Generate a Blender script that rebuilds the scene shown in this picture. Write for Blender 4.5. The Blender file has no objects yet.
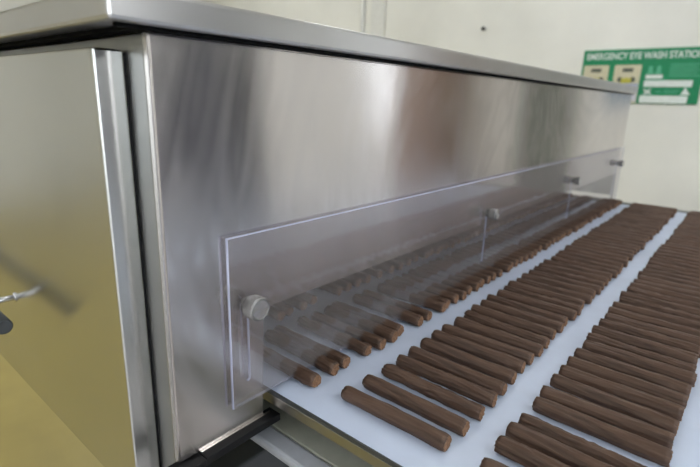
import bpy, bmesh, math, random
from mathutils import Matrix, Vector, noise
random.seed(7)
C = bpy.context.scene
COL = C.collection
S = 0.35          # metres per unit of the survey of the machine
EYE = 1.2         # eye height above the floor
def W(x, y, z): return Vector((x*S, y*S, EYE + z*S))

# ------------------------------------------------------------------ materials
def new_mat(name):
    m = bpy.data.materials.new(name); m.use_nodes = True
    nt = m.node_tree; b = nt.nodes['Principled BSDF']
    return m, nt, b
def N(nt, t, **kw):
    n = nt.nodes.new(t)
    for k, v in kw.items(): setattr(n, k, v)
    return n
def noise_tex(nt, scale, mscale=(1,1,1), detail=4, rough=.5, coord='Object', dist=0):
    tc = N(nt, 'ShaderNodeTexCoord'); mp = N(nt, 'ShaderNodeMapping')
    mp.inputs['Scale'].default_value = mscale
    nz = N(nt, 'ShaderNodeTexNoise'); nz.inputs['Scale'].default_value = scale
    nz.inputs['Detail'].default_value = detail; nz.inputs['Roughness'].default_value = rough
    nz.inputs['Distortion'].default_value = dist
    nt.links.new(tc.outputs[coord], mp.inputs[0]); nt.links.new(mp.outputs[0], nz.inputs[0])
    return nz
def ramp(nt, src, stops):
    r = N(nt, 'ShaderNodeValToRGB'); e = r.color_ramp.elements
    while len(e) < len(stops): e.new(.5)
    for el, (p, c) in zip(e, stops):
        el.position = p; el.color = (c, c, c, 1) if not isinstance(c, tuple) else (*c, 1)
    nt.links.new(src, r.inputs[0]); return r
def maprange(nt, src, a, b, c, d):
    r = N(nt, 'ShaderNodeMapRange')
    for k, v in zip(range(1, 5), (a, b, c, d)): r.inputs[k].default_value = v
    nt.links.new(src, r.inputs[0]); return r
def plain(name, col, rough=.5, metal=0., spec=.5, bump=0, bscale=60):
    m, nt, b = new_mat(name)
    b.inputs['Base Color'].default_value = (*col, 1); b.inputs['Roughness'].default_value = rough
    b.inputs['Metallic'].default_value = metal; b.inputs['Specular IOR Level'].default_value = spec
    nz = noise_tex(nt, bscale, detail=5)
    r = ramp(nt, nz.outputs[0], [(.25, tuple(c*.9 for c in col)), (.75, tuple(min(1, c*1.07) for c in col))])
    nt.links.new(r.outputs[0], b.inputs['Base Color'])
    if bump:
        bp = N(nt, 'ShaderNodeBump'); bp.inputs['Strength'].default_value = bump; bp.inputs['Distance'].default_value = .002
        nt.links.new(nz.outputs[0], bp.inputs['Height']); nt.links.new(bp.outputs[0], b.inputs['Normal'])
    return m
def steel(name, col=(.76,.715,.69), rough=(.17,.235), aniso=.95, smear=True, wave=.06):
    m, nt, b = new_mat(name)
    b.inputs['Metallic'].default_value = 1
    b.inputs['Anisotropic'].default_value = aniso; b.inputs['Anisotropic Rotation'].default_value = .25
    tg = N(nt, 'ShaderNodeTangent', direction_type='UV_MAP', uv_map='UVMap')
    nt.links.new(tg.outputs[0], b.inputs['Tangent'])
    smu = noise_tex(nt, 3.2, (1,1,1), 6 if smear else 2, .62, 'Object', 1.6 if smear else .3)      # wiping smears
    rr = maprange(nt, smu.outputs[0], .15, .85, rough[0]-.03, rough[1]+.03)
    arcs = noise_tex(nt, 1.5, (1,1,.8), 3, .55, 'Object', 3.5)     # arcs left by a wiping cloth
    band = N(nt, 'ShaderNodeMath', operation='PINGPONG'); band.inputs[1].default_value = .06; nt.links.new(arcs.outputs[0], band.inputs[0])
    br = maprange(nt, band.outputs[0], 0, .06, -.025 if smear else 0, .035 if smear else 0)
    ad = N(nt, 'ShaderNodeMath', operation='ADD'); nt.links.new(rr.outputs[0], ad.inputs[0]); nt.links.new(br.outputs[0], ad.inputs[1])
    dr = noise_tex(nt, 26, (1,1,.06), 3, .6)                        # dried run marks
    dm = maprange(nt, dr.outputs[0], .60, .72, 0, .06 if smear else .0)
    ad2 = N(nt, 'ShaderNodeMath', operation='ADD'); nt.links.new(ad.outputs[0], ad2.inputs[0]); nt.links.new(dm.outputs[0], ad2.inputs[1])
    cl = N(nt, 'ShaderNodeMath', operation='MINIMUM' if rough[0] < .27 else 'MAXIMUM'); cl.inputs[1].default_value = .262 if rough[0] < .27 else .285
    nt.links.new(ad2.outputs[0], cl.inputs[0]); nt.links.new(cl.outputs[0], b.inputs['Roughness'])
    fine = noise_tex(nt, 7, (1,1,1), 3, .5, 'Object', .4)
    c1 = ramp(nt, fine.outputs[0], [(.1, tuple(c*.88 for c in col)), (.9, tuple(min(1, c*1.06) for c in col))])
    nt.links.new(c1.outputs[0], b.inputs['Base Color'])
    # gentle oil-canning of the sheet 
    big = noise_tex(nt, 2.2, (1,1,1), 1, .4)
    b1 = N(nt, 'ShaderNodeBump'); b1.inputs['Strength'].default_value = wave; b1.inputs['Distance'].default_value = .03
    nt.links.new(big.outputs[0], b1.inputs['Height'])
    nt.links.new(b1.outputs[0], b.inputs['Normal'])
    return m
M = {}
M['steel'] = steel('brushed_steel')
M['door_steel'] = steel('door_steel', (.66,.66,.64), (.225,.25), .9, False, .02)
M['lid_steel'] = steel('lid_steel', (.66,.65,.64), (.31,.36), .8, False, .02)
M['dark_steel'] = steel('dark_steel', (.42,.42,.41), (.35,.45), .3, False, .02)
M['chrome'] = plain('chrome', (.72,.73,.75), .16, 1)
M['knob_side'] = plain('knurled_steel', (.34,.34,.34), .25, 1, bump=.5, bscale=900)
def knob_face():
    m, nt, b = new_mat('turned_face'); b.inputs['Metallic'].default_value = 1
    b.inputs['Base Color'].default_value = (.86,.85,.82,1); b.inputs['Roughness'].default_value = .25
    b.inputs['Anisotropic'].default_value = .9; b.inputs['Anisotropic Rotation'].default_value = .25
    tg = N(nt, 'ShaderNodeTangent', direction_type='RADIAL', axis='X'); nt.links.new(tg.outputs[0], b.inputs['Tangent'])
    return m
M['knob_face'] = knob_face()
M['rubber'] = plain('black_rubber', (.006,.006,.007), .55, spec=.25)
M['handle_dark'] = plain('dark_handle', (.05,.055,.06), .35)
def acrylic():
    m, nt, b = new_mat('clear_acrylic'); nt.nodes.remove(b)
    out = nt.nodes['Material Output']
    tr = N(nt, 'ShaderNodeBsdfTransparent'); tr.inputs[0].default_value = (.93,.92,.93,1)
    gl = N(nt, 'ShaderNodeBsdfGlossy'); gl.inputs['Roughness'].default_value = .06; gl.inputs[0].default_value = (.97,.97,1,1)
    fr = N(nt, 'ShaderNodeFresnel'); fr.inputs[0].default_value = 1.49
    geo = N(nt, 'ShaderNodeNewGeometry')
    df = N(nt, 'ShaderNodeBsdfDiffuse'); df.inputs[0].default_value = (.52,.49,.475,1)
    m1 = N(nt, 'ShaderNodeMixShader'); m2 = N(nt, 'ShaderNodeMixShader')
    ff = N(nt, 'ShaderNodeMath', operation='SUBTRACT'); ff.inputs[0].default_value = 1; nt.links.new(geo.outputs['Backfacing'], ff.inputs[1])
    fm = N(nt, 'ShaderNodeMath', operation='MULTIPLY'); nt.links.new(fr.outputs[0], fm.inputs[0]); nt.links.new(ff.outputs[0], fm.inputs[1])
    fk = N(nt, 'ShaderNodeMath', operation='MULTIPLY', use_clamp=True); fk.inputs[1].default_value = 1.1; nt.links.new(fm.outputs[0], fk.inputs[0])
    hz = noise_tex(nt, 9, (1,1,1), 5, .65, 'Object', 1.0)
    hr = maprange(nt, hz.outputs[0], .35, .75, .075, .14)
    nt.links.new(hr.outputs[0], m1.inputs[0]); nt.links.new(tr.outputs[0], m1.inputs[1]); nt.links.new(df.outputs[0], m1.inputs[2])
    nt.links.new(fk.outputs[0], m2.inputs[0]); nt.links.new(m1.outputs[0], m2.inputs[1]); nt.links.new(gl.outputs[0], m2.inputs[2])
    nt.links.new(m2.outputs[0], out.inputs[0])
    return m
M['acrylic'] = acrylic()
def acrylic_edge(name='acrylic_edge', k=.25):
    m, nt, b = new_mat(name)
    b.inputs['Base Color'].default_value = (.50,.52,.68,1); b.inputs['Roughness'].default_value = .2
    tr = N(nt, 'ShaderNodeBsdfTransparent'); geo = N(nt, 'ShaderNodeNewGeometry'); mx = N(nt, 'ShaderNodeMixShader')
    mr = maprange(nt, geo.outputs['Backfacing'], 0, 1, k, .6 if k == 0 else .9)
    nt.links.new(mr.outputs[0], mx.inputs[0]); nt.links.new(b.outputs[0], mx.inputs[1]); nt.links.new(tr.outputs[0], mx.inputs[2])
    nt.links.new(mx.outputs[0], nt.nodes['Material Output'].inputs[0])
    return m
M['acrylic_edge'] = acrylic_edge(k=.0); M['slot_edge'] = acrylic_edge('slot_edge', .45)
M['belt'] = plain('white_belt', (.56,.635,.79), .38, bscale=14)
M['wall'] = plain('wall_paint', (.79,.785,.735), .6, bscale=2)
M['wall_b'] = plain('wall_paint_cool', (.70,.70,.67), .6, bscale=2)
M['ceiling'] = plain('ceiling_paint', (.75,.75,.72), .7, bscale=2)
M['concrete'] = plain('grey_concrete', (.35,.335,.34), .45, bscale=5)
M['floor'] = plain('yellow_epoxy', (.35,.28,.085), .4, bump=.1, bscale=6)
M['white_plastic'] = plain('white_plastic', (.74,.74,.71), .4)
M['line_paint'] = plain('worn_floor_line', (.30,.23,.07), .5)
def choc(name, k):
    m, nt, b = new_mat(name)
    b.inputs['Roughness'].default_value = .5; b.inputs['Specular IOR Level'].default_value = .35
    nz = noise_tex(nt, 60, (.12,1,1), 6, .65, 'Object', .6)
    c = ramp(nt, nz.outputs[0], [(.25, (.026*k,.015*k,.010*k)), (.5, (.098*k,.056*k,.037*k)), (.75, (.19*k,.125*k,.088*k))])
    nt.links.new(c.outputs[0], b.inputs['Base Color'])
    bp = N(nt, 'ShaderNodeBump'); bp.inputs['Strength'].default_value = 1.0; bp.inputs['Distance'].default_value = .0024
    nt.links.new(nz.outputs[0], bp.inputs['Height']); nt.links.new(bp.outputs[0], b.inputs['Normal'])
    return m
M['choc'] = choc('flaked_milk_chocolate', 1.0)
def choc_end():
    m, nt, b = new_mat('cut_chocolate'); b.inputs['Roughness'].default_value = .75
    nz = noise_tex(nt, 420, (1,1,1), 4, .7)
    c = ramp(nt, nz.outputs[0], [(.3, (.10,.045,.022)), (.7, (.33,.185,.10))])
    nt.links.new(c.outputs[0], b.inputs['Base Color'])
    bp = N(nt, 'ShaderNodeBump'); bp.inputs['Strength'].default_value = .8; bp.inputs['Distance'].default_value = .001
    nt.links.new(nz.outputs[0], bp.inputs['Height']); nt.links.new(bp.outputs[0], b.inputs['Normal'])
    return m
M['choc_end'] = choc_end()
def emis(name, col, s):
    m, nt, b = new_mat(name); b.inputs['Base Color'].default_value = (*col, 1)
    b.inputs['Emission Color'].default_value = (*col, 1); b.inputs['Emission Strength'].default_value = s
    return m

# ------------------------------------------------------------------ mesh helpers
def uvbox(bm):
    uv = bm.loops.layers.uv.get('UVMap') or bm.loops.layers.uv.new('UVMap')
    for f in bm.faces:
        n = f.normal
        a = max(range(3), key=lambda i: abs(n[i]))
        for l in f.loops:
            c = l.vert.co
            l[uv].uv = (c.y, c.z) if a == 0 else ((c.x, c.z) if a == 1 else (c.y, c.x))
def obj(name, bm, mats, parent=None, smooth=False, origin=None):
    bm.normal_update()
    bmesh.ops.recalc_face_normals(bm, faces=bm.faces); bm.normal_update()
    uvbox(bm)
    if origin is not None: bmesh.ops.translate(bm, verts=bm.verts, vec=-Vector(origin))
    me = bpy.data.meshes.new(name); bm.to_mesh(me); bm.free()
    for m in (mats if isinstance(mats, (list, tuple)) else [mats]): me.materials.append(m)
    if smooth:
        for p in me.polygons: p.use_smooth = True
    o = bpy.data.objects.new(name, me); COL.objects.link(o)
    if origin is not None: o.location = origin
    if parent is not None:
        o.parent = parent
        pm = Matrix.Translation(abs_loc(parent))
        o.matrix_parent_inverse = pm.inverted()
    return o
def abs_loc(o):
    v = Vector((0,0,0)); p = o
    # parents only ever carry translations and children keep world-space placement
    if o.parent is None: return Vector(o.location)
    return Vector(o.location)
def box(bm, p0, p1, bevel=0, mi=0, seg=2):
    a = [min(p0[i], p1[i]) for i in range(3)]; b = [max(p0[i], p1[i]) for i in range(3)]
    r = bmesh.ops.create_cube(bm, size=1)
    vs = r['verts']
    for v in vs:
        for i in range(3): v.co[i] = a[i] + (v.co[i]+.5)*(b[i]-a[i])
    fs = set(f for v in vs for f in v.link_faces)
    for f in fs: f.material_index = mi
    if bevel:
        es = list(set(e for v in vs for e in v.link_edges))
        bmesh.ops.bevel(bm, geom=es, offset=bevel, segments=seg, affect='EDGES', profile=.5)
def ubox(bm, u0, u1, bevel=0, mi=0): box(bm, W(*u0), W(*u1), bevel, mi)
def rod(bm, a, b, r, seg=20, r2=None, mi=0, cap_mi=None, bevel=0):
    a, b = Vector(a), Vector(b); d = b - a
    q = d.to_track_quat('Z', 'Y').to_matrix().to_4x4()
    res = bmesh.ops.create_cone(bm, cap_ends=True, segments=seg, radius1=r, radius2=r if r2 is None else r2, depth=d.length,
                                matrix=Matrix.Translation((a+b)/2) @ q)
    fs = set(f for v in res['verts'] for f in v.link_faces)
    for f in fs:
        f.material_index = mi if len(f.verts) == 4 else (cap_mi if cap_mi is not None else mi)
        f.smooth = len(f.verts) == 4
    if bevel:
        es = [e for e in set(e for v in res['verts'] for e in v.link_edges) if any(len(f.verts) > 4 for f in e.link_faces)]
        bmesh.ops.bevel(bm, geom=es, offset=bevel, segments=2, affect='EDGES')
def prism(bm, pts, axis, lo, hi, mi=0):
    """polygon in the two other axes, pushed along axis from lo to hi"""
    def mk(p, h):
        c = [0,0,0]; o = [i for i in range(3) if i != axis]
        c[o[0]], c[o[1]] = p; c[axis] = h; return bm.verts.new(c)
    A = [mk(p, lo) for p in pts]; B = [mk(p, hi) for p in pts]
    n = len(pts); fs = [bm.faces.new(A), bm.faces.new(B[::-1])]
    for i in range(n): fs.append(bm.faces.new((A[i], A[(i+1) % n], B[(i+1) % n], B[i])))
    for f in fs: f.material_index = mi
def tag(o, label=None, cat=None, group=None, kind=None):
    if label: o['label'] = label
    if cat: o['category'] = cat
    if group: o['group'] = group
    if kind: o['kind'] = kind
    return o
def empty(name, loc):
    o = bpy.data.objects.new(name, None); COL.objects.link(o); o.location = loc; o.empty_display_size = .1; return o
B = bmesh.new

# ------------------------------------------------------------------ the room
X0, X1, Y0, Y1, H = -6.0, 5.0, -4.2, 3.5, 3.1
def wall(name, p0, p1, m):
    bm = B(); box(bm, p0, p1); return tag(obj(name, bm, m), kind='structure')
wall('floor', (X0-.1, Y0-.1, -.1), (X1+.1, Y1+.1, 0), M['concrete'])
wall('trim_1', (X0, Y0, 0), (-.42, Y1, .002), M['floor'])
wall('ceiling', (X0-.1, Y0-.1, H), (X1+.1, Y1+.1, H+.1), M['ceiling'])
wall('wall_far', (X0-.1, Y1, 0), (X1+.1, Y1+.1, H), M['wall'])
wall('wall_near', (X0-.1, Y0-.1, 0), (X1+.1, Y0, H), M['wall_b'])
wall('wall_left', (X0-.1, Y0, 0), (X0, Y1, H), M['wall_b'])
wall('wall_right', (X1, Y0, 0), (X1+.1, Y1, H), M['wall'])
# ceiling lights: flat prismatic panels
LE = emis('light_panel', (.95, .975, 1.0), 14.0)
k = 0
for (cx, cy, sx, sy) in [(-3.6, 1.6, .6, 1.2), (-3.6, -1.6, .6, 1.2), (-.9, 2.4, 1.2, .3), (-.9, -2.2, 1.2, .6), (1.6, .9, .3, 1.5), (1.6, -2.4, .3, 1.2), (3.4, 1.7, .6, 1.2), (3.9, -1.6, .6, 1.2)]:
    e = empty('ceiling_light', (cx, cy, H))
    tag(e, 'flush ceiling light panel above the production room', 'ceiling light', 'ceiling light panels')
    bm = B(); t = .025
    for (a0, b0, a1, b1) in [(-sx/2-t, -sy/2-t, sx/2+t, -sy/2), (-sx/2-t, sy/2, sx/2+t, sy/2+t), (-sx/2-t, -sy/2, -sx/2, sy/2), (sx/2, -sy/2, sx/2+t, sy/2)]:
        box(bm, (cx+a0, cy+b0, H-.05), (cx+a1, cy+b1, H))
    obj('frame', bm, M['white_plastic'], e)
    bm = B(); box(bm, (cx-sx/2, cy-sy/2, H-.035), (cx+sx/2, cy+sy/2, H-.005)); obj('diffuser', bm, LE, e)
# vertical trunking and its plain cover board on the far wall
bm = B(); rod(bm, (-2.83, Y1-.018, 0), (-2.83, Y1-.018, H), .016); 
tag(obj('wall_conduit', bm, M['white_plastic']), 'slim white pipe running up the cream wall behind the steel hood', 'pipe')
bm = B(); box(bm, (-2.74, Y1-.022, 0), (-2.60, Y1, H), .004)
tag(obj('cable_trunking', bm, M['white_plastic']), 'wide flat white trunking on the wall, right of the slim pipe', 'trunking')
bm = B(); rod(bm, (-1.702, Y1-.03, EYE+.526), (-1.702, Y1, EYE+.526), .008, 12); rod(bm, (-1.702, Y1-.034, EYE+.526), (-1.702, Y1-.026, EYE+.526), .014, 16)
tag(obj('wall_screw', bm, M['handle_dark']), 'single small dark screw head in the bare cream wall, left of the green sign', 'screw')

def fixture(name, kind, p0, p1, m, bevel=.004, parent=None):
    bm = B(); box(bm, p0, p1, bevel); o = obj(name, bm, m, parent); 
    if kind: o['kind'] = kind
    return o
PANE_GLOW = emis('added_pane_glow', (.86,.93,1.0), 3.0)  # glow of the added panes, lights the belt and streaks the steel
def window(n, p0, p1, axis):
    w_ = empty('window_%d' % n, ((p0[0]+p1[0])/2, (p0[1]+p1[1])/2, p0[2])); w_['kind'] = 'structure'
    t = .05; bm = B()
    o = 1-axis
    def seg(a0, a1, z0, z1):
        q0 = [0,0,z0]; q1 = [0,0,z1]; q0[o], q1[o] = a0, a1; q0[axis], q1[axis] = p0[axis], p1[axis]; box(bm, q0, q1)
    a, b = p0[o], p1[o]
    seg(a-t, b+t, p0[2]-t, p0[2]); seg(a-t, b+t, p1[2], p1[2]+t); seg(a-t, a, p0[2], p1[2]); seg(b, b+t, p0[2], p1[2])
    n_ = max(0, int((b-a)/.9)-1)
    for i in range(n_): c = a+(b-a)*(i+1)/(n_+1); seg(c-.02, c+.02, p0[2], p1[2])
    obj('window_frame', bm, M['white_plastic'], w_)
    bm = B(); q0 = list(p0); q1 = list(p1); mid = (p0[axis]+p1[axis])/2; q0[axis] = mid-.005; q1[axis] = mid+.005; box(bm, q0, q1); obj('pane', bm, PANE_GLOW, w_)
window(1, (X1-.05, -3.6, 1.0), (X1, .5, 2.6), 0)  # added out of view to send cool light in from the right
window(2, (1.74, Y1-.05, 1.15), (1.90, Y1, 2.6), 1)  # added out of view for a bright streak on the hood
# green-grey door added out of view, a dark band for the steel to reflect
dr = empty('added_door_1', (.475, Y1, 0)); dr['kind'] = 'structure'
DG = plain('door_green_grey', (.16,.17,.14), .45)
fixture('leaf', None, (.31, Y1-.045, 0), (.64, Y1, 2.1), DG, .004, dr)
bm = B(); rod(bm, (.36, Y1-.09, 1.0), (.36, Y1-.045, 1.0), .008); rod(bm, (.355, Y1-.09, 1.0), (.47, Y1-.09, 1.0), .008); obj('door_lever', bm, M['chrome'], dr)
def cabinet(name, x0, x1, d, h, m, label, cat, y1=Y1-.01):
    e = empty(name, ((x0+x1)/2, y1-d/2, 0)); tag(e, label, cat)
    fixture('body', None, (x0, y1-d, .05), (x1, y1, h), m, .006, e)
    fixture('plinth', None, (x0+.02, y1-d+.03, 0), (x1-.02, y1-.02, .0495), M['rubber'], 0, e)
    n = max(1, round((x1-x0)/.5))
    for i in range(n):
        a = x0+(x1-x0)*i/n; b = x0+(x1-x0)*(i+1)/n
        q = fixture('cabinet_door', None, (a+.008, y1-d-.018, .08), (b-.008, y1-d, h-.03), m, .003, e)
        fixture('handle', None, (b-.06, y1-d-.04, h*.5), (b-.045, y1-d-.018, h*.5+.14), M['chrome'], .002, q)
    return e
cabinet('added_slate_cabinet', 3.55, 4.95, .5, 2.1, plain('cabinet_slate', (.06,.065,.085), .5), 'tall slate grey cabinet added out of view for its dark reflection, far right corner', 'cabinet')  # added to darken what the near end of the hood reflects
e = empty('added_side_cabinet', (4.7, 2.1, 0)); tag(e, 'two-door slate cabinet added out of view for its dark reflection, right-hand wall', 'cabinet')  # second dark block added for the steel to reflect
SL = plain('slate_paint', (.07,.072,.09), .5)
fixture('body', None, (4.45, 1.3, .05), (4.99, 2.95, 2.1), SL, .006, e); fixture('plinth', None, (4.48, 1.33, 0), (4.98, 2.92, .0495), M['rubber'], 0, e)
for a in (1.31, 2.13):
    q = fixture('cabinet_door', None, (4.432, a, .08), (4.45, a+.81, 2.07), SL, .003, e); fixture('handle', None, (4.41, a+.04, 1.0), (4.432, a+.055, 1.14), M['chrome'], .002, q)
cabinet('added_brown_cabinet', 1.10, 1.50, .4, 1.9, plain('cabinet_brown', (.26,.17,.12), .5), 'narrow brown cabinet added out of view on the far wall for its reflection', 'cabinet')  # added for a brownish band in the steel's reflection
o = fixture('added_blue_board', None, (-.03, Y1-.02, 1.22), (.12, Y1, 1.75), plain('blue_board', (.16,.25,.36), .5), .003)  # blue board added for a blue band at the hood's far end
tag(o, 'plain blue board added out of view for its reflection, right of the green sign', 'sign')
# ------------------------------------------------------------------ the sign
sign_c = Vector((-.668, Y1, EYE+.193)); sw, sh = .655, .318
sg = empty('safety_sign', (sign_c.x, Y1, sign_c.z-sh/2))
tag(sg, 'green emergency eye wash station sign on the cream wall', 'sign')
G = plain('sign_green', (.008,.235,.10), .4); WH = plain('sign_white', (.72,.78,.75), .5); LG = plain('sign_pale_green', (.10,.42,.25), .5)
YB = Y1-.008
def sx(u): return sign_c.x - sw/2 + u*sw
def sz(v): return sign_c.z + sh/2 - v*sh
def flat(name, m, rects, depth=.0015, base=YB, parent=sg, tilt=0):
    bm = B()
    for (u0, v0, u1, v1) in rects: box(bm, (sx(u0), base-depth, sz(v1)), (sx(u1), base, sz(v0)))
    return obj(name, bm, m, parent)
bm = B(); box(bm, (sx(0), YB, sz(1)), (sx(1), Y1, sz(0)), .003); obj('backing_board', bm, G, sg)
def text(s, u, v, h, m, width=None, name='lettering', bold=.0, base=YB):
    cu = bpy.data.curves.new('t', 'FONT'); cu.body = s; cu.size = 1; cu.extrude = .01; cu.offset = bold
    t = bpy.data.objects.new('t', cu); COL.objects.link(t)
    bpy.context.view_layer.update()
    me = bpy.data.meshes.new_from_object(t.evaluated_get(bpy.context.evaluated_depsgraph_get()))
    bpy.data.objects.remove(t)
    xs = [w.co.x for w in me.vertices]; ys = [w.co.y for w in me.vertices]
    w0 = max(xs)-min(xs); h0 = max(ys)-min(ys); ky = h*sh/h0; kx = (width*sw/w0) if width else ky
    for w in me.vertices:
        x, y, z = w.co; w.co = (sx(u)+(x-min(xs))*kx, base-.001-z*.02, sz(v)+(y-min(ys))*ky)
    me.materials.clear(); me.materials.append(m); me.name = name
    o = bpy.data.objects.new(name, me); COL.objects.link(o); o.parent = sg
    o.matrix_parent_inverse = Matrix.Translation(Vector(sg.location)).inverted(); return o
text('EMERGENCY EYE WASH STATION', .035, .185, .125, WH, .945, bold=.02)
CR = plain('print_cream', (.60,.56,.40), .5); GY = plain('print_lilac', (.42,.45,.58), .5); DK = plain('print_dark', (.09,.10,.08), .5)
YL = plain('print_olive', (.48,.45,.06), .5); PK = plain('print_pale', (.62,.60,.66), .5)
for u in (.02, .295):
    p = flat('instruction_print', CR, [(u, .29, u+.225, .99 if u > .1 else .97)], .0015)
    a = YB-.0015
    def sub(nm, m, rects, d=.001, b=a): 
        o = flat(nm, m, rects, d, b, p); return o
    sub('print_sky', GY, [(u+.004, .63, u+.221, .78)]); sub('print_footer', PK, [(u+.004, .78, u+.221, .965)])
    sub('print_heading', DK, [(u+.07, .35, u+.16, .42)])
    cx, cz = sx(u+.113), sz(.56)
    for dx, r in ((-.062,.016), (.062,.016)):
        bm = B()
        bmesh.ops.create_cone(bm, cap_ends=True, segments=16, radius1=r, radius2=r, depth=.002, matrix=Matrix.Translation((cx+dx*.55, a-.002, cz)) @ Matrix.Rotation(math.pi/2, 4, 'X') )
        obj('print_goggle', bm, DK, p)
    bm = B(); prism(bm, [(cx-.026, cz-.02), (cx+.026, cz-.02), (cx+.03, cz+.012), (cx+.008, cz+.004), (cx, cz+.018), (cx-.008, cz+.004), (cx-.03, cz+.012)], 1, a-.004, a); obj('print_face', bm, YL, p)
flat('text_box', WH, [(.56, .575, .935, .69)]); flat('text_box', WH, [(.545, .85, .92, .985)])
flat('text_box', WH, [(.565, .475, .70, .545)])
for u in (.595, .66):
    bm = B()
    bmesh.ops.create_cone(bm, cap_ends=True, segments=16, radius1=.012, radius2=.012, depth=.002, matrix=Matrix.Translation((sx(u), YB-.001, sz(.35))) @ Matrix.Rotation(math.pi/2, 4, 'X'))
    prism(bm, [(sx(u-.028), sz(.46)), (sx(u+.028), sz(.46)), (sx(u+.015), sz(.375)), (sx(u-.015), sz(.375))], 1, YB-.0018, YB)
    obj('pictogram', bm, LG, sg)
flat('small_print', LG, [(.745, .285+i*.05, .985-.03*(i % 2), .305+i*.05) for i in range(5)])
bm = B()
prism(bm, [(sx(.86), sz(.83)), (sx(.935), sz(.83)), (sx(.905), sz(.75)), (sx(.90), sz(.71)), (sx(.885), sz(.71)), (sx(.88), sz(.75))], 1, YB-.002, YB)
obj('pictogram', bm, WH, sg); bm = B()
prism(bm, [(sx(.565), sz(.83)), (sx(.59), sz(.83)), (sx(.63), sz(.73)), (sx(.61), sz(.73))], 1, YB-.002, YB)
prism(bm, [(sx(.565), sz(.75)), (sx(.575), sz(.73)), (sx(.635), sz(.81)), (sx(.62), sz(.83))], 1, YB-.002, YB)
obj('pictogram', bm, WH, sg)
flat('small_print', LG, [(.665, .77, .71, .79), (.73, .75, .78, .765), (.73, .785, .83, .80), (.79, .75, .85, .765)])

# ------------------------------------------------------------------ the cooling tunnel
XL = -4.3         # far side of the hood
hood = empty('cooling_tunnel', (W(-2.6, 2.8, 0).x, W(0, 2.8, 0).y, 0))
tag(hood, 'brushed stainless steel cooling tunnel hood with overhanging lid and clear guard', 'machine')
bm = B()
ZB = -.925
prism(bm, [W(0,.539,0).yz[:] if 0 else (W(0,y,z).y, W(0,y,z).z) for y, z in
      [(.539,.122), (.539,ZB), (.822,ZB), (.822,-.573), (5.06,-.573), (5.06,-.843), (5.13,-.843), (5.13,.122)]], 0, W(-1.02,0,0).x, W(-1,0,0).x)
es = [e for e in bm.edges if abs(e.verts[0].co.x-e.verts[1].co.x) < 1e-6 and e.verts[0].co.x > W(-1.01,0,0).x]
bmesh.ops.bevel(bm, geom=es, offset=.0018, segments=3, affect='EDGES')
front = obj('front_panel', bm, M['steel'], hood)
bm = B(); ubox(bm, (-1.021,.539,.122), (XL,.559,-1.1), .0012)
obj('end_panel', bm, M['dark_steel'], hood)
bm = B(); ubox(bm, (-1.021,5.11,.122), (XL,5.13,-.80), .0012)
obj('end_panel', bm, M['steel'], hood)
bm = B(); ubox(bm, (XL,.56,.122), (XL+.02,5.109,-1.1)); obj('rear_panel', bm, M['steel'], hood)
bm = B(); ubox(bm, (-1.022,.56,.121), (XL+.021,5.109,.10)); obj('roof_panel', bm, M['steel'], hood)
# folded inner lip behind the opening
bm = B(); ubox(bm, (-1.0215,.84,-.573), (-1.06,5.05,-.585)); ubox(bm, (-1.05,.84,-.585), (-1.06,5.05,-.545)); obj('inner_lip', bm, M['steel'], hood)
# lid
bm = B(); ubox(bm, (-.965,.445,.132), (XL-.08,5.17,.195), .003); 
lid = obj('lid', bm, M['lid_steel'], hood)
bm = B(); ubox(bm, (-.986,.470,.1315), (-.999,5.13,.1235)); ubox(bm, (-.9985,.50,.1315), (XL,.5385,.1225)); obj('lid_shadow', bm, plain('lid_shadow_black', (.004,.004,.004), .9, spec=.1), hood)  # near-black strips put in as the shade gap under the lid
# door
bm = B(); ubox(bm, (-1.096,.467,.091), (-4.2,.533,-1.07), .0018)
door = obj('door', bm, M['door_steel'], hood)
bm = B(); ubox(bm, (-1.099,.5332,.085), (-4.19,.5388,-1.065)); obj('door_gasket', bm, M['rubber'], door)
# handle: two posts and a cross bar held off the door
he = bmesh.new()
LX, LZ, LQ = -1.84, -.625, .07
rod(he, W(-1.675,.367,-.704), W(-2.7,.367,-.702), .0085, 24, bevel=.0015)
hd = obj('door_handle', he, M['handle_dark'], door); hd['label'] = 'dark round bar handle'
for x in (-1.926, -2.6):
    bm = B(); rod(bm, W(x,.372,-.706), W(x,.467,-.708), .0036, 20); rod(bm, W(x,.4675,-.708), W(x,.462,-.708), .006, 20)
    o = obj('handle_post', bm, M['chrome'], door); o['label'] = 'chrome post holding the dark bar handle'
# rubber bottom rail under the front panel
bm = B(); ubox(bm, (-1.02,.60,-.928), (-.970,.86,-.951), .0006); rb = obj('bottom_rail', bm, M['rubber'], hood)
bm = B(); ubox(bm, (-.9995,.60,-.9265), (-.992,.842,-.9205), 0); obj('rail_trim', bm, M['steel'], rb)
bm = B(); ubox(bm, (-1.02,.47,-.928), (-.964,.598,-.962), .001); obj('rail_bracket', bm, M['rubber'], hood)
# legs of the tunnel
for x, y in ((-1.3, 1.9), (-1.3, 4.9), (-4.1, 1.9), (-4.1, 4.9)):
    bm = B(); p = W(x, y, 0); box(bm, (p.x-.02, p.y-.02, .03), (p.x+.02, p.y+.02, W(0,0,-1.2).z), .003); rod(bm, (p.x, p.y, 0), (p.x, p.y, .03), .03)
    obj('leg', bm, M['steel'], hood)
for x in (-1.25, -4.05):
    bm = B(); ubox(bm, (x,1.2,-1.2), (x-.1,4.95,-1.11)); obj('base_rail', bm, M['dark_steel'], hood)
bm = B(); ubox(bm, (-1.14,.58,-1.2), (-1.5,1.19,-1.5), .003); obj('drive_housing', bm, M['handle_dark'], hood)

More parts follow.
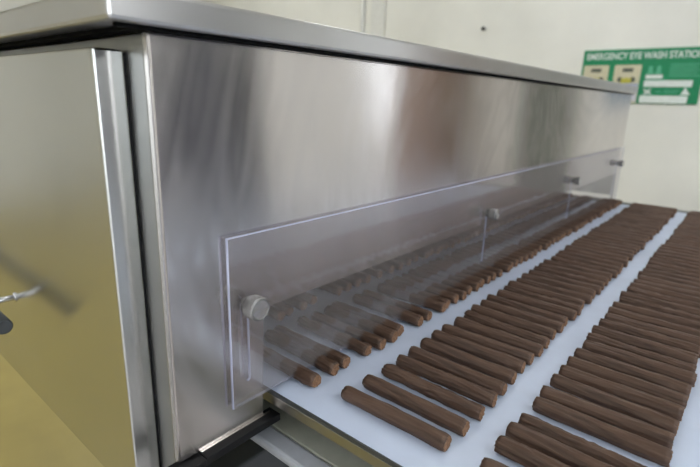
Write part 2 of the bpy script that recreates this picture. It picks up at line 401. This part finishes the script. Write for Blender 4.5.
# clear guard, slotted, made as one polygon with holes
GA = W(-.985,0,0).x; GT = .0034
kn = [(.758,-.538,1.0), (2.235,-.515,.62), (3.60,-.493,.62), (4.90,-.472,.62)]
cu = bpy.data.curves.new('g', 'CURVE'); cu.dimensions = '2D'; cu.fill_mode = 'BOTH'; cu.extrude = GT/2-.0007; cu.bevel_depth = .0007; cu.bevel_resolution = 0
def spline(pts):
    s = cu.splines.new('POLY'); s.points.add(len(pts)-1); s.use_cyclic_u = True
    for p, q in zip(s.points, pts): p.co = (q[0]*S, q[1]*S, 0, 1)
spline([(.700,-.346), (5.10,-.346), (5.10,-.835), (.700,-.835)])
for (y, z, k_) in kn:
    r = .0075; pts = []
    top, bot = z+.01, -.762
    for i in range(9): a = math.pi*i/8; pts.append((y-.006+r*math.cos(a), top+r*math.sin(a)))
    for i in range(9): a = math.pi+math.pi*i/8; pts.append((y-.006+r*math.cos(a), bot+r*math.sin(a)))
    spline(pts)
t = bpy.data.objects.new('g', cu); COL.objects.link(t); bpy.context.view_layer.update()
me = bpy.data.meshes.new_from_object(t.evaluated_get(bpy.context.evaluated_depsgraph_get())); bpy.data.objects.remove(t)
bm = B(); bm.from_mesh(me)
bmesh.ops.remove_doubles(bm, verts=bm.verts, dist=1e-5)
for v in bm.verts: v.co = Vector((GA + v.co.z, v.co.x, EYE + v.co.y))
bm.normal_update()
for f in bm.faces:
    c = f.calc_center_median(); inner = (c.z-EYE)/S < -.36 and (c.z-EYE)/S > -.82 and .715 < c.y/S < 5.09
    f.material_index = 0 if abs(f.normal.x) > .9 else (2 if inner else 1)
guard = obj('acrylic_guard', bm, [M['acrylic'], M['acrylic_edge'], M['slot_edge']], hood); guard['label'] = 'clear hazy acrylic sheet with vertical slots'
# knobs
for i, (y, z, kk) in enumerate(kn):
    R_ = .0112*(1 if i == 0 else .82)
    p = W(-.979, y, z); bm = B()
    x0 = GA+GT/2+.0002
    rod(bm, (x0, p.y, p.z), (x0+.002, p.y, p.z), R_*.8, 28)                       # washer
    rod(bm, (x0+.002, p.y, p.z), (x0+.005, p.y, p.z), R_*.55, 24)
    n = 44                                                                        # knurled head
    L = .0135
    ring = []
    for xx, sc in ((x0+.005, .93), (x0+.0062, 1), (x0+.005+L-.0015, 1), (x0+.005+L, .90), (x0+.005+L, .84), (x0+.0046+L, .80)):
        ring.append([bm.verts.new((xx, p.y+R_*sc*(1+.045*(j % 2)*(sc > .95))*math.cos(2*math.pi*j/(2*n)), p.z+R_*sc*(1+.045*(j % 2)*(sc > .95))*math.sin(2*math.pi*j/(2*n)))) for j in range(2*n)])
    for a, b in zip(ring, ring[1:]):
        for j in range(2*n): bm.faces.new((a[j], a[(j+1) % (2*n)], b[(j+1) % (2*n)], b[j]))
    bm.faces.new(ring[0][::-1]); f = bm.faces.new(ring[-1]); f.material_index = 1
    rod(bm, (x0-GT-.0044, p.y, p.z), (x0, p.y, p.z), .0016, 12)                   # stud through the slot
    o = obj('thumb_knob', bm, [M['knob_side'], M['knob_face']], guard, origin=(x0+.01, p.y, p.z))

# ------------------------------------------------------------------ the conveyor
conv = empty('conveyor', (W(-.8, 3, 0).x, W(0, 3, 0).y, 0))
tag(conv, 'white conveyor belt on a steel bed running under the steel hood', 'conveyor')
BX0, BX1 = -2.9, .75
zt = -.856
bm = B(); ubox(bm, (BX0,.852,zt), (BX1,5.03,zt-.008), .0008); obj('belt', bm, M['belt'], conv)
BR = steel('bed_steel', (.40,.39,.37), (.3,.42), .4)
bm = B(); ubox(bm, (BX0-.03,.846,-.8645), (BX1+.03,5.035,-.899), .001); obj('bed_plate', bm, BR, conv)
bm = B(); ubox(bm, (BX0-.03,.8445,-.852), (BX1+.03,.8505,-.8640)); obj('edge_strip', bm, M['handle_dark'], conv)
bm = B(); ubox(bm, (BX0-.03,5.036,-.845), (BX1+.03,5.105,-.90), .001); obj('end_bar', bm, plain('end_bar_paint', (.17,.18,.16), .4), conv)
bm = B(); ubox(bm, (BX0,.872,-1.0), (BX1,4.9,-1.03), .001); obj('drip_tray', bm, plain('tray_grey', (.42,.43,.36), .35, .2), conv)
bm = B(); ubox(bm, (BX0,.80,-1.0), (BX1,.870,-1.03), .004); obj('tray_lip', bm, plain('tray_lip', (.40,.42,.46), .4), conv)
for x in (BX0+.04, BX1-.0):
    bm = B(); ubox(bm, (x-.03,1.2,-.90), (x,4.95,-.999)); ubox(bm, (x-.03,1.2,-1.031), (x,4.95,-1.08)); obj('side_rail', bm, M['dark_steel'], conv)
for x, y in ((-2.87, 1.5), (-2.87, 4.6), (.735, 1.5), (.735, 4.6)):
    bm = B(); p = W(x, y, 0); box(bm, (p.x-.018, p.y-.018, .02), (p.x+.018, p.y+.018, W(0,0,-1.081).z), .002); rod(bm, (p.x, p.y, 0), (p.x, p.y, .02), .028); obj('leg', bm, M['dark_steel'], conv)

# ------------------------------------------------------------------ chocolate logs
BL, BR_ = .338*S, .0232*S
def log_mesh(seed, rough):
    rnd = random.Random(seed); bm = B()
    ns, nr = 26, 40
    ph = [rnd.uniform(0, 6.28) for _ in range(6)]; k1 = rnd.choice((3, 4)); k2 = rnd.choice((7, 8, 9))
    rings = []
    for i in range(ns+1):
        t = i/ns; x = -BL/2 + t*BL
        e = 1 - .10*(max(0, 1-t*ns/1.2)**2 + max(0, 1-(1-t)*ns/1.2)**2)
        ring = []
        for j in range(nr):
            a = 2*math.pi*j/nr
            v = noise.noise(Vector((math.cos(a)*1.6+seed*7.1, math.sin(a)*1.6, t*1.6)))
            v2 = noise.noise(Vector((math.cos(a)*5+seed*3.3, math.sin(a)*5, t*(1.5+3*rough))))
            v3 = noise.noise(Vector((math.cos(a)*11+seed*1.3, math.sin(a)*11, t*7)))
            crease = -abs(v2)
            r = BR_*e*(1.0 + .10*v + (.22+.34*rough)*crease + (.06+.12*rough)*v3 + .035*math.cos(k1*a+ph[0]+t*.5) + .02*rough*math.cos(k2*a+ph[1]+2*t))
            y = r*math.cos(a)*1.03; z = BR_*.97 + r*math.sin(a)
            xx = x
            if i in (0, ns): xx += BL*.008*noise.noise(Vector((y*900, z*900, seed+i)))
            y += BL*.012*math.sin(t*math.pi*1.1+ph[2])*(.12+rough)
            ring.append(bm.verts.new((xx, y, max(z, .0))))
        rings.append(ring)
    for a, b in zip(rings, rings[1:]):
        for j in range(nr):
            f = bm.faces.new((a[j], a[(j+1) % nr], b[(j+1) % nr], b[j])); f.smooth = True
    for ring, s in ((rings[0], 1), (rings[-1], -1)):                               # cut ends, dished and crumbly
        c = sum((v.co for v in ring), Vector())/nr
        inner = [bm.verts.new(c + (v.co-c)*.55 + Vector((s*BL*(.004+.006*rnd.random()), 0, 0))) for v in ring]
        cv = bm.verts.new(c + Vector((s*BL*.012, 0, 0)))
        for j in range(nr):
            f = bm.faces.new((ring[j], ring[(j+1) % nr], inner[(j+1) % nr], inner[j])); f.material_index = 1
            f = bm.faces.new((inner[j], inner[(j+1) % nr], cv)); f.material_index = 1
    bmesh.ops.recalc_face_normals(bm, faces=bm.faces)
    me = bpy.data.meshes.new('chocolate_log'); bm.to_mesh(me); bm.free()
    me.materials.append(M['choc']); me.materials.append(M['choc_end'])
    zm = min(v.co.z for v in me.vertices)
    for v in me.vertices: v.co.z -= zm
    return me
smooth_m = [log_mesh(s, .12+.05*(s % 4)) for s in range(8)]
rough_m = [log_mesh(40+s, .75+.1*s) for s in range(4)]
def ordinal(n):
    ones = ['', 'first', 'second', 'third', 'fourth', 'fifth', 'sixth', 'seventh', 'eighth', 'ninth', 'tenth', 'eleventh', 'twelfth', 'thirteenth', 'fourteenth', 'fifteenth', 'sixteenth', 'seventeenth', 'eighteenth', 'nineteenth']
    if n < 20: return ones[n]
    tens = {2: ('twentieth', 'twenty'), 3: ('thirtieth', 'thirty'), 4: ('fortieth', 'forty'), 5: ('fiftieth', 'fifty'), 6: ('sixtieth', 'sixty')}[n//10]
    return tens[0] if n % 10 == 0 else tens[1]+'-'+ones[n % 10]
r2 = [.981,1.069,1.159,1.241,1.316,1.398,1.482,1.554,1.638,1.717,1.80,1.88,1.952,2.039,2.109,2.186,2.262,2.347]
r3 = [.900,.977,1.07,1.145,1.202,1.31,1.385,1.468,1.547,1.626,1.702,1.79,1.860,1.946,2.031,2.107,2.190]
r1 = [.962,1.055,1.107,1.221,1.289,1.365,1.422,1.544,1.612,1.722,1.777,1.847,1.910,1.987,2.050]
r0 = [.97,1.03,1.20,1.255,1.33,1.40,1.56,1.62,1.70]
r3 = r3[1:]
rows = [('row inside tunnel behind acrylic', 'dark chocolate logs inside the tunnel', r0, -1.515, .055),
        ('row half under acrylic guard', 'chocolate logs half under the guard', r1, -1.080, .02),
        ('middle row on open belt', 'chocolate logs in the middle row', r2, -.637, .0),
        ('right-hand row on open belt', 'chocolate logs in the right row', r3, -.205, .0)]
special = {(2, 1): (rough_m[0], 'smooth'), }
first = None
used = {}
for ri, (rn, grp, ys, xr, jit) in enumerate(rows):
    rnd = random.Random(100+ri)
    ys = list(ys); y = ys[-1]
    while True:
        if ri <= 1: y += rnd.choice((.056, .070, .078, .098, .062))
        else: y += rnd.uniform(.074, .084)
        if y > 4.99: break
        ys.append(y)
    for i, y in enumerate(ys):
        isr = rnd.random() < .22
        if ri == 2: isr = i in (2, 3) or (i > 4 and isr)
        if ri == 3 and i in (0, 1): isr = i == 1
        me = rnd.choice(rough_m if isr else smooth_m)
        if ri == 2 and i < 2: me = smooth_m[i]
        o = bpy.data.objects.new('chocolate_log', me) if first is None else first.copy()
        o.data = me; first = first or o
        x = xr + .006 + rnd.uniform(-.008, .008)
        o.location = W(x, y-.008, zt) + Vector((0, 0, .0002))
        # stay clear of the neighbours: only a small yaw where they are packed closely
        gap = min([abs(y-q) for q in ys if q != y])
        yaw = rnd.uniform(-1, 1)*max(0, min(.035, (gap-.058)*2))
        if ri == 3 and i == 3: yaw = -.0
        o.rotation_euler = (0, 0, yaw + (math.pi if rnd.random() < .5 else 0))
        COL.objects.link(o)
        look = 'heavily flaked' if isr else 'smooth'
        o['label'] = (f'{look} chocolate log nearest the camera, {rn}' if i == 0 else f'{look} chocolate log, {ordinal(i+1)} from near end, {rn}')
        o['category'] = 'chocolate bar'; o['group'] = grp

# ------------------------------------------------------------------ camera, world
cam = bpy.data.cameras.new('camera'); co = bpy.data.objects.new('camera', cam); COL.objects.link(co)
RR = [[0.7632044, 0.6454795, 0.0295841], [0.1926676, -0.1836276, -0.9639295], [-0.6167643, 0.7413752, -0.2645083]]
co.matrix_world = Matrix(((RR[0][0], -RR[1][0], -RR[2][0], 0), (RR[0][1], -RR[1][1], -RR[2][1], 0), (RR[0][2], -RR[1][2], -RR[2][2], EYE), (0,0,0,1)))
cam.sensor_width = 36; cam.lens = 485/700*36; cam.clip_start = .01
cam.dof.use_dof = True; cam.dof.focus_distance = .50; cam.dof.aperture_fstop = 5.6
C.camera = co
w = bpy.data.worlds.new('world'); C.world = w; w.use_nodes = True
w.node_tree.nodes['Background'].inputs[0].default_value = (.75,.85,1,1); w.node_tree.nodes['Background'].inputs[1].default_value = .3
vs = C.view_settings; vs.view_transform = 'Standard'; vs.look = 'None'; vs.gamma = 1; vs.use_curve_mapping = False; vs.exposure = .28
